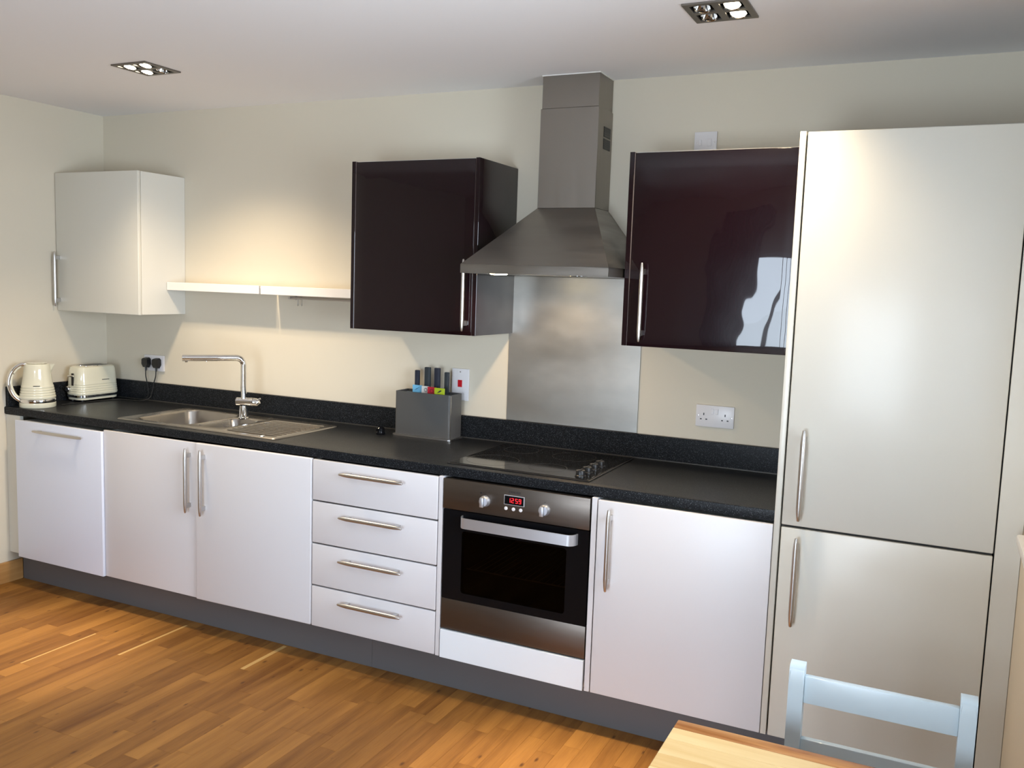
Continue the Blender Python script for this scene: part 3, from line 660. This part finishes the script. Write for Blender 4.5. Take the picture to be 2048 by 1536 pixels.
# ------------------------------------------------------------------ sockets and switches
def faceplate(name, label, cat, x0, x1, z0, z1):
    t = thing(name, label, cat, ((x0+x1)/2, -0.004, z0))
    obj('faceplate', bx(x0, x1, -0.0095, -0.0008, z0, z1, bev=0.002, seg=2), 'plastic', t)
    return t
def screw(t, x, z):
    bm = bmesh.new(); lathe(bm, [(0, 0), (0.0032, 0), (0.003, -0.0012), (0, -0.0016)], (x, -0.0093, z), 12, 'y'); obj('screw', bm, 'satin', t)
def outlet(t, cx_, cz_):
    bm = bmesh.new(); box(bm, cx_-0.002, cx_+0.002, -0.0102, -0.0094, cz_+0.004, cz_+0.013)
    box(bm, cx_-0.0145, cx_-0.0075, -0.0100, -0.0094, cz_-0.014, cz_-0.0095); box(bm, cx_+0.0075, cx_+0.0145, -0.0100, -0.0094, cz_-0.014, cz_-0.0095)
    obj('pin_holes', bm, 'ink', t)
def rocker(t, x0, x1, z0, z1, m='plastic'):
    obj('rocker_switch', bx(x0, x1, -0.0118, -0.0094, z0, z1, bev=0.0008, seg=1), m, t)
t = faceplate('double_socket', 'white double wall socket between hob and tall cabinet', 'socket', 3.356, 3.508, 1.064, 1.151)
outlet(t, 3.388, 1.106); outlet(t, 3.473, 1.106); screw(t, 3.365, 1.108); screw(t, 3.498, 1.106)
rocker(t, 3.416, 3.427, 1.116, 1.138); rocker(t, 3.434, 3.445, 1.116, 1.138)
t = faceplate('double_socket', 'white double wall socket with two black plugs under the cream cabinet', 'socket', 0.300, 0.446, 1.070, 1.156)
rocker(t, 0.357, 0.367, 1.126, 1.146); rocker(t, 0.373, 0.383, 1.126, 1.146)
t = faceplate('fused_switch', 'white switch plate on the wall above the right aubergine cabinet', 'switch', 3.289, 3.377, 2.132, 2.218)
screw(t, 3.300, 2.176); screw(t, 3.366, 2.176); rocker(t, 3.340, 3.357, 2.163, 2.190); rocker(t, 3.308, 3.318, 2.165, 2.188)
t = faceplate('cooker_switch', 'tall white cooker switch with a red rocker beside the knife block', 'switch', 2.2310, 2.3180, 1.073, 1.217)
screw(t, 2.2745, 1.203); rocker(t, 2.263, 2.285, 1.134, 1.166, 'red')
screw(t, 2.2745, 1.087)
for k, (xx, zz) in enumerate(((0.329, 1.112), (0.405, 1.112))):
    p = thing('plug', ('left' if k == 0 else 'right') + ' black plug in the double socket under the cream cabinet', 'plug', (xx, -0.02, zz), 'black mains plugs')
    bm = bmesh.new(); poly = [(-0.024, 0.022), (-0.014, 0.030), (0.014, 0.030), (0.024, 0.022), (0.025, -0.006), (0.012, -0.026), (-0.012, -0.026), (-0.025, -0.006)]
    prism(bm, poly, lambda a, b: (xx+a, -0.0125, zz+b), lambda a, b: (xx+a*0.86, -0.036, zz+b*0.86)); obj('plug_body', bm, 'black', p)
    bm = bmesh.new(); tube(bm, [(xx, -0.024, zz-0.024), (xx+0.001, -0.026, zz-0.042)], [0.0065, 0.0045], 10); obj('strain_relief', bm, 'black', p)
    bm = bmesh.new()
    if k == 0: c = [(xx, -.026, zz-.040), (xx+.002, -.028, zz-.07), (xx+.012, -.030, zz-.10), (xx+.024, -.032, zz-.145), (xx+.022, -.036, .930), (xx-.01, -.046, .9118), (xx-.09, -.048, .9112), (0.195, -.045, .9112)]
    else: c = [(xx, -.026, zz-.040), (xx-.001, -.028, zz-.07), (xx-.008, -.034, zz-.105), (xx-.014, -.040, zz-.15), (xx-.015, -.06, .926), (xx-.05, -.092, .9120), (0.29, -.100, .9112), (0.215, -.120, .9112), (0.190, -.24, .9112), (0.185, -.36, .9112), (0.178, -.432, .9112)]
    # smooth the cable with Catmull-Rom
    V = [Vector(q) for q in c]; V = [V[0]] + V + [V[-1]]; sm = []
    for i in range(1, len(V)-2):
        for s in range(6):
            u = s/6; a, b, cc, d_ = V[i-1], V[i], V[i+1], V[i+2]
            q = 0.5*((2*b) + (cc-a)*u + (2*a-5*b+4*cc-d_)*u*u + (3*b-a-3*cc+d_)*u**3); q.z = max(q.z, 0.9110); q.y = min(q.y, -0.026); sm.append(q)
    sm.append(V[-1]); tube(bm, sm, 0.0028, 8); obj('cable', bm, 'rubber', p)

# ------------------------------------------------------------------ kettle
KX, KY, KZ = 0.118, -0.520, 0.9080
kt = thing('kettle', 'cream electric kettle with chrome band and curved chrome handle', 'kettle', (KX, KY, KZ))
bm = bmesh.new(); lathe(bm, [(0, 0), (0.083, 0), (0.0845, 0.004), (0.084, 0.022), (0.082, 0.0245), (0, 0.0245)], (KX, KY, KZ), 48); obj('power_base', bm, 'enamel', kt)
bm = bmesh.new(); lathe(bm, [(0, 0.0250), (0.083, 0.0250), (0.0845, 0.028), (0.0845, 0.040), (0.083, 0.043), (0, 0.043)], (KX, KY, KZ), 48); obj('chrome_band', bm, 'chrome', kt)
prof = [(0, 0.0435), (0.082, 0.0435)]
for k in range(5):
    z = 0.046+k*0.0125; r = 0.0832-0.0022*k
    prof += [(r-0.0008, z), (r+0.0006, z+0.004), (r+0.0006, z+0.0085), (r-0.0008, z+0.0125)]
prof += [(0.071, 0.115), (0.0655, 0.150), (0.061, 0.185), (0.0585, 0.212), (0.056, 0.2175), (0.040, 0.2190), (0, 0.2200)]
bm = bmesh.new(); lathe(bm, prof, (KX, KY, KZ), 48); bd = obj('body', bm, 'enamel', kt)
bm = bmesh.new(); lathe(bm, [(0, 0.2202), (0.045, 0.2202), (0.044, 0.2225), (0.020, 0.2240), (0, 0.2245)], (KX, KY, KZ), 32); obj('lid', bm, 'enamel', kt)
hx_, hy_ = -0.53, -0.85; hl = math.hypot(hx_, hy_); hx_ /= hl; hy_ /= hl
hp = [(0.050, 0.213), (0.072, 0.2135), (0.098, 0.196), (0.118, 0.163), (0.126, 0.125), (0.120, 0.088), (0.104, 0.055), (0.080, 0.032)]
V = [Vector((KX+hx_*a, KY+hy_*a, KZ+b)) for a, b in hp]; V = [V[0]]+V+[V[-1]]; sm = []
for i in range(1, len(V)-2):
    for s in range(5):
        u = s/5; a, b, cc, d_ = V[i-1], V[i], V[i+1], V[i+2]; sm.append(0.5*((2*b)+(cc-a)*u+(2*a-5*b+4*cc-d_)*u*u+(3*b-a-3*cc+d_)*u**3))
sm.append(V[-2])
bm = bmesh.new(); tube(bm, sm, [0.010]*len(sm), 14, ref=Vector((hy_, -hx_, 0)), flat=0.9); hn = obj('handle', bm, 'chrome', kt)
inn = [p + (Vector((KX, KY, KZ+0.12))-p).normalized()*0.0085 for p in sm[6:-2]]
bm = bmesh.new(); tube(bm, inn, 0.0072, 12); obj('grip_lining', bm, 'enamel', hn)
# spout on the far side
sx, sy = -hx_, -hy_
bm = bmesh.new()
prism(bm, [(-0.018, 0.0), (0.018, 0.0), (0.0, 0.030)], lambda a, b: (KX+sx*(0.050+b)-sy*a, KY+sy*(0.050+b)+sx*a, KZ+0.214), lambda a, b: (KX+sx*(0.052+b*0.35)-sy*a*0.6, KY+sy*(0.052+b*0.35)+sx*a*0.6, KZ+0.165)); obj('spout', bm, 'enamel', kt)
# small dark badge facing the room
bm = bmesh.new(); a0 = math.atan2(-0.62, 0.78)
for k in range(8):
    a = a0-0.20+0.40*k/8
    x, y = KX+0.0722*math.cos(a), KY+0.0722*math.sin(a)
    box(bm, x-0.0022, x+0.0022, y-0.0022, y+0.0022, KZ+0.1095, KZ+0.1125)
obj('badge', bm, 'ink', bd)

# ------------------------------------------------------------------ toaster (long side faces along x)
ts_ = thing('toaster', 'cream two slice toaster with chrome base band in the corner', 'toaster', (0.10, -0.175, 0.908))
X0, X1, Y0, Y1 = 0.032, 0.168, -0.305, -0.052
def rr_ring(d, z, r=0.045): return [(x, y, z) for x, y in rrect(X0-d, X1+d, Y0-d, Y1+d, max(r+d, 0.008), 8)]
def skin(bm, rings, top=True, bot=True):
    R_ = [[bm.verts.new(p) for p in r] for r in rings]
    for a, b in zip(R_, R_[1:]):
        for i in range(len(a)): bm.faces.new((a[i], a[(i+1) % len(a)], b[(i+1) % len(b)], b[i]))
    if bot: bm.faces.new(R_[0][::-1])
    if top: bm.faces.new(R_[-1])
Z0 = 0.908
rg = [rr_ring(0.000, Z0+0.036)]
for k in range(5):
    z = Z0+0.038+k*0.012; d = 0.001-0.0012*k
    rg += [rr_ring(d-0.0006, z), rr_ring(d+0.0005, z+0.004), rr_ring(d+0.0005, z+0.008), rr_ring(d-0.0006, z+0.012)]
rg += [rr_ring(-0.007, Z0+0.13), rr_ring(-0.010, Z0+0.165), rr_ring(-0.015, Z0+0.180), rr_ring(-0.026, Z0+0.186)]
bm = bmesh.new(); skin(bm, rg); tb = obj('body', bm, 'enamel', ts_)
bm = bmesh.new(); skin(bm, [rr_ring(-0.001, Z0+0.022), rr_ring(0.001, Z0+0.024), rr_ring(0.001, Z0+0.034), rr_ring(-0.001, Z0+0.0358)]); obj('chrome_band', bm, 'chrome', ts_)
bm = bmesh.new(); skin(bm, [rr_ring(-0.012, Z0+0.008), rr_ring(-0.004, Z0+0.010), rr_ring(-0.003, Z0+0.0218)]); obj('base', bm, 'enamel', ts_)
for fx, fy in ((X0+.03, Y0+.03), (X1-.03, Y0+.03), (X0+.03, Y1-.03), (X1-.03, Y1-.03)):
    bm = bmesh.new(); lathe(bm, [(0, 0), (0.010, 0), (0.010, 0.0085), (0, 0.0085)], (fx, fy, Z0+0.0002), 14); obj('foot', bm, 'black', ts_)
for xc in (0.078, 0.122):
    bm = bmesh.new(); plate(bm, rrect(xc-0.017, xc+0.017, Y0+0.055, Y1-0.045, 0.005, 3), [rrect(xc-0.013, xc+0.013, Y0+0.059, Y1-0.049, 0.003, 3)], Z0+0.1855, Z0+0.189); sl = obj('slot_rim', bm, 'chrome', tb)
    obj('slot', bx(xc-0.0135, xc+0.0135, Y0+0.0585, Y1-0.0485, Z0+0.1858, Z0+0.1875), 'slot', tb)
bm = bmesh.new(); box(bm, 0.094, 0.106, Y0-0.0005, Y0+0.006, Z0+0.085, Z0+0.150); obj('lever_track', bm, 'slot', tb)
bm = bmesh.new(); lathe(bm, [(0, 0), (0.015, 0), (0.0145, -0.010), (0.012, -0.014), (0, -0.014)], (0.075, Y0-0.001, Z0+0.066), 22, 'y'); obj('browning_dial', bm, 'chrome', ts_)
bm = bmesh.new(); box(bm, 0.082, 0.118, Y0-0.016, Y0-0.001, Z0+0.132, Z0+0.142, bev=0.003); obj('lever', bm, 'chrome', ts_)
bm = bmesh.new(); box(bm, X1-0.0095, X1-0.004, -0.17, -0.125, Z0+0.1105, Z0+0.1135); obj('badge', bm, 'ink', tb)

# ------------------------------------------------------------------ knife and chopping board block
kb = thing('board_and_knife_block', 'dark grey box holding knives and chopping boards against the wall', 'storage block', (2.165, -0.09, 0.908))
BX0, BX1, BY0, BY1, BZ0, BZ1 = 2.018, 2.306, -0.150, -0.040, 0.915, 1.110
bm = bmesh.new(); plate(bm, rrect(BX0, BX1, BY0, BY1, 0.012, 4), [rrect(BX0+0.006, BX1-0.006, BY0+0.006, BY1-0.006, 0.008, 4)], BZ0, BZ1); obj('casing', bm, 'kbox', kb)
bm = bmesh.new(); plate(bm, rrect(BX0-0.010, BX1+0.006, BY0-0.008, BY1+0.008, 0.014, 4), [], 0.9082, 0.9145); obj('base_plate', bm, 'satin', kb)
bm = bmesh.new(); box(bm, BX0+0.02, BX1-0.02, -0.0805, -0.0765, BZ0+0.01, BZ1-0.006); obj('divider', bm, 'kbox', kb)
bm = bmesh.new(); box(bm, BX1-0.0012, BX1+0.0004, BY0+0.003, BY0+0.007, BZ0+0.004, BZ1-0.003); obj('modelled_edge_highlight', bm, 'satin', kb)  # added bright strip standing in for the highlight along the casing edge
tabs = [('tab_blue', 'chopping board with blue tab, first from the left', 2.073, 2.124, -0.088), ('tab_white', 'chopping board with white tab, between blue and red tabs', 2.128, 2.167, -0.100), ('tab_red', 'chopping board with red tab, between white and green tabs', 2.167, 2.212, -0.113), ('tab_green', 'chopping board with lime green tab, nearest of the four', 2.210, 2.262, -0.126)]
for k, (m_, lb, x0, x1, yy) in enumerate(tabs):
    t = thing('chopping_board', lb + ' in the grey block', 'chopping board', ((BX0+BX1)/2, yy, 0.916), 'chopping boards in the grey block')
    obj('board', bx(BX0+0.02, BX1-0.02, yy-0.003, yy+0.003, 0.917, 1.102, bev=0.001, seg=1), m_, t)
    tb_ = obj('tab', bx(x0, x1, yy-0.003, yy+0.003, 1.1022, 1.136, bev=0.0015, seg=1), m_, t)
    cx_ = (x0+x1)/2; bm = bmesh.new(); y_ = yy-0.0034
    if k == 0: tube(bm, [(cx_-.012, y_, 1.114), (cx_-.002, y_, 1.119), (cx_+.012, y_, 1.128)], [.002, .005, .0012], 8, flat=0.15, ref=Vector((0, 0, 1)))
    elif k == 1: plate(bm, circle(cx_+.003, 1.119, .0085, 18), [circle(cx_+.003, 1.119, .0065, 18)], y_, y_-.0003, lambda a, b, c: (a, c, b))
    elif k == 2: plate(bm, circle(cx_, 1.118, .009, 18), [circle(cx_, 1.118, .0072, 18)], y_, y_-.0003, lambda a, b, c: (a, c, b))
    else: prism(bm, [(-.012, -.006), (.004, -.001), (.013, .006), (.006, .008), (-.002, .003)], lambda a, b: (cx_+a, y_, 1.119+b), lambda a, b: (cx_+a, y_+.0006, 1.119+b))
    obj('tab_symbol', bm, 'ink', tb_)
for k, (x0, x1, zt_, m_, w) in enumerate(((2.070, 2.091, 1.201, 'kgrip2', 'first knife from the left, short dark handle'), (2.121, 2.149, 1.218, 'kgrip', 'second knife from the left, tall slate handle'), (2.172, 2.199, 1.218, 'kgrip2', 'third knife from the left, tall navy handle'), (2.225, 2.246, 1.202, 'kgrip', 'knife furthest right, short slate handle'))):
    t = thing('knife', w + ' standing in the grey block', 'knife', ((x0+x1)/2, -0.062, 0.92), 'knives in the grey block')
    obj('grip', bx(x0, x1, -0.070, -0.054, 1.085, zt_, bev=0.003, seg=2), m_, t)
    xc = (x0+x1)/2
    bm = bmesh.new(); prism(bm, [(x0+.002, 1.0845), (x1-.002, 1.0845), (x1-.002, 0.96), (xc+.004, 0.925), (x0+.004, 0.96)], lambda a, b: (a, -0.0628, b), lambda a, b: (a, -0.0612, b)); obj('blade', bm, 'chrome', t)

# small black stopper by the wall
bm = bmesh.new(); lathe(bm, [(0, 0), (0.021, 0), (0.022, 0.004), (0.019, 0.010), (0.0195, 0.016), (0.019, 0.026), (0.014, 0.032), (0, 0.033)], (1.958, -0.172, 0.9078), 26)
setp(obj('bottle_stopper', bm, 'blackglass', loc=(1.958, -0.172, 0.9078)), 'small round black glossy stopper on the worktop left of the knife block', 'stopper')

# ------------------------------------------------------------------ ceiling lights
def fixture(label, f, lit, beam):
    t = thing('ceiling_light', label, 'ceiling light', ((f[0]+f[1])/2, (f[2]+f[3])/2, ZC), 'recessed four lamp ceiling lights')
    x0, x1, y0, y1 = f; q = 0.066; holes = []; cs = []
    for i in range(2):
        for j in range(2):
            cx_ = (x0+x1)/2 + (i-0.5)*0.088; cy_ = (y0+y1)/2 + (j-0.5)*0.088; cs.append((cx_, cy_)); holes.append(rrect(cx_-q/2, cx_+q/2, cy_-q/2, cy_+q/2))
    bm = bmesh.new(); plate(bm, rrect(x0, x1, y0, y1), holes, ZC-0.006, ZC-0.0005); obj('plate', bm, 'fixture', t)
    bm = bmesh.new(); plate(bm, rrect(x0+.010, x1-.010, y0+.010, y1-.010), [rrect(x0+.012, x1-.012, y0+.012, y1-.012)], ZC+0.0005, ZC+0.09); box(bm, x0+.010, x1-.010, y0+.010, y1-.010, ZC+.09, ZC+.092); obj('housing', bm, 'black', t)
    for k, (cx_, cy_) in enumerate(cs):
        on = lit[k]
        tilt = Matrix.Translation((cx_, cy_, ZC+0.001)) @ Matrix.Rotation(math.radians(-16), 4, 'X') @ Matrix.Translation((-cx_, -cy_, -ZC-0.001))
        bm = bmesh.new(); n = 24
        lathe(bm, [(0.0235, 0.002), (0.0255, 0.0), (0.0255, 0.004), (0.018, 0.026), (0.010, 0.040), (0.0, 0.040), (0.0, 0.036), (0.009, 0.036), (0.0165, 0.024), (0.0235, 0.004)], (cx_, cy_, ZC-0.005), n, cap=False)
        bmesh.ops.transform(bm, matrix=tilt, verts=bm.verts); rf = obj('lamp', bm, 'reflector', t)
        bm = bmesh.new(); lathe(bm, [(0, 0.003), (0.0232, 0.003), (0.0232, 0.0045), (0, 0.0045)], (cx_, cy_, ZC-0.005), n)
        bmesh.ops.transform(bm, matrix=tilt, verts=bm.verts)
        if on:
            o = obj('lamp_glass', bm, 'lamp_on', rf)
            d = bpy.data.lights.new('lamp_light', 'SPOT'); d.energy = SPOT_W; d.color = SPOT_COL; d.spot_size = math.radians(115); d.spot_blend = 1.0; d.shadow_soft_size = 0.03
            l = bpy.data.objects.new('lamp_light', d); COL.objects.link(l); l.parent = t; l.location = Vector((cx_, cy_, ZC-0.024)) - t.location
            l.rotation_euler = (math.radians(8), 0, 0)
            d2 = bpy.data.lights.new('lamp_beam', 'SPOT'); d2.energy = beam; d2.color = SPOT_COL; d2.spot_size = math.radians(32); d2.spot_blend = 1.0; d2.shadow_soft_size = 0.022
            l2 = bpy.data.objects.new('lamp_beam', d2); COL.objects.link(l2); l2.parent = t; l2.location = l.location; l2.rotation_euler = (math.radians(-9), math.radians(8), 0)
        else:
            bm2 = bmesh.new(); lathe(bm2, [(0, 0.012), (0.004, 0.012), (0.004, 0.030), (0, 0.030)], (cx_, cy_, ZC-0.005), 12); bmesh.ops.transform(bm2, matrix=tilt, verts=bm2.verts); obj('lamp_capsule', bm2, 'plastic', rf); bm.free()
# order of lamps: (left,front) (left,back) (right,front) (right,back)
fixture('square recessed ceiling light above the sink, three lamps lit', FX[0], (1, 1, 1, 0), 85)
fixture('square recessed ceiling light near the tall cabinet, two lamps lit', FX[1], (0, 0, 1, 1), 240)

# ------------------------------------------------------------------ table and chair
tb = thing('dining_table', 'pine dining table with orange grained edge board at the lower right', 'table', (4.12, -2.35, 0))
obj('top_board', bx(3.803, 4.445, -1.8815, -1.846, 0.722, 0.750, bev=0.002), 'pine_dark', tb)['label'] = 'orange brown edge board with wavy grain'
y = -1.882; ws = [0.048, 0.060, 0.052, 0.066, 0.058, 0.07, 0.062, 0.07, 0.066, 0.07, 0.06, 0.07, 0.065]
for w in ws:
    obj('top_board', bx(3.803, 4.445, y-w+0.0003, y-0.0003, 0.722, 0.750, bev=0.001, seg=1), 'pine', tb); y -= w
yf = y
bm = bmesh.new()
for a in (3.86, 4.37): box(bm, a, a+0.02, yf+0.09, -1.915, 0.63, 0.7215)
for a in (-1.935, yf+0.06): box(bm, 3.90, 4.37, a, a+0.02, 0.63, 0.7215)
obj('apron', bm, 'pine', tb)
for lx in (3.845, 4.345):
    for ly in (-1.965, yf+0.03): obj('leg', bx(lx, lx+0.055, ly, ly+0.055, 0, 0.7214, bev=0.004), 'pine', tb)

ch_ = thing('dining_chair', 'pale blue painted wooden chair tucked behind the pine table', 'chair', (4.16, -1.8, 0))
CY = -1.680
def post(x):
    bm = bmesh.new(); n = 6
    prof = [(CY, 0), (CY, 0.80)] + [(CY+0.018-0.018*math.cos(math.radians(a)), 0.824+0.018*math.sin(math.radians(a))) for a in (0, 30, 60, 90)] + [(CY+0.030, 0.843), (CY+0.034, 0.838), (CY+0.034, 0)]
    prism(bm, prof, lambda a, b: (x, a, b), lambda a, b: (x+0.030, a, b))
    es = [e for e in bm.edges if abs(e.verts[0].co.x-e.verts[1].co.x) < 1e-5 and e.calc_length() > 0.02]
    bmesh.ops.bevel(bm, geom=es, offset=0.003, segments=2, affect='EDGES')
    return obj('post', bm, 'chair', ch_)
post(3.988); post(4.3055)
def rail(z0, z1, yo=0.008, name='back_rail'): obj(name, bx(4.0175, 4.306, CY+yo, CY+yo+0.016, z0, z1, bev=0.003), 'chair', ch_)
rail(0.762, 0.8205); rail(0.628, 0.6855)
obj('seat', bx(3.985, 4.340, -2.055, CY-0.001, 0.430, 0.450, bev=0.005), 'chair', ch_)
for lx in (3.990, 4.305): obj('leg', bx(lx, lx+0.030, -2.045, -2.015, 0, 0.4295, bev=0.002), 'chair', ch_)
bm = bmesh.new(); box(bm, 4.0205, 4.3045, -2.038, -2.022, 0.375, 0.4295); box(bm, 4.0185, 4.3045, CY+.008, CY+.024, 0.375, 0.4295)
for lx in (3.997, 4.312): box(bm, lx, lx+0.016, -2.0145, CY-0.0005, 0.375, 0.4295)
obj('seat_apron', bm, 'chair', ch_)
bm = bmesh.new()
for lx in (3.997, 4.312): box(bm, lx, lx+0.016, -2.0145, CY-0.0005, 0.16, 0.19)
obj('stretcher', bm, 'chair', ch_)
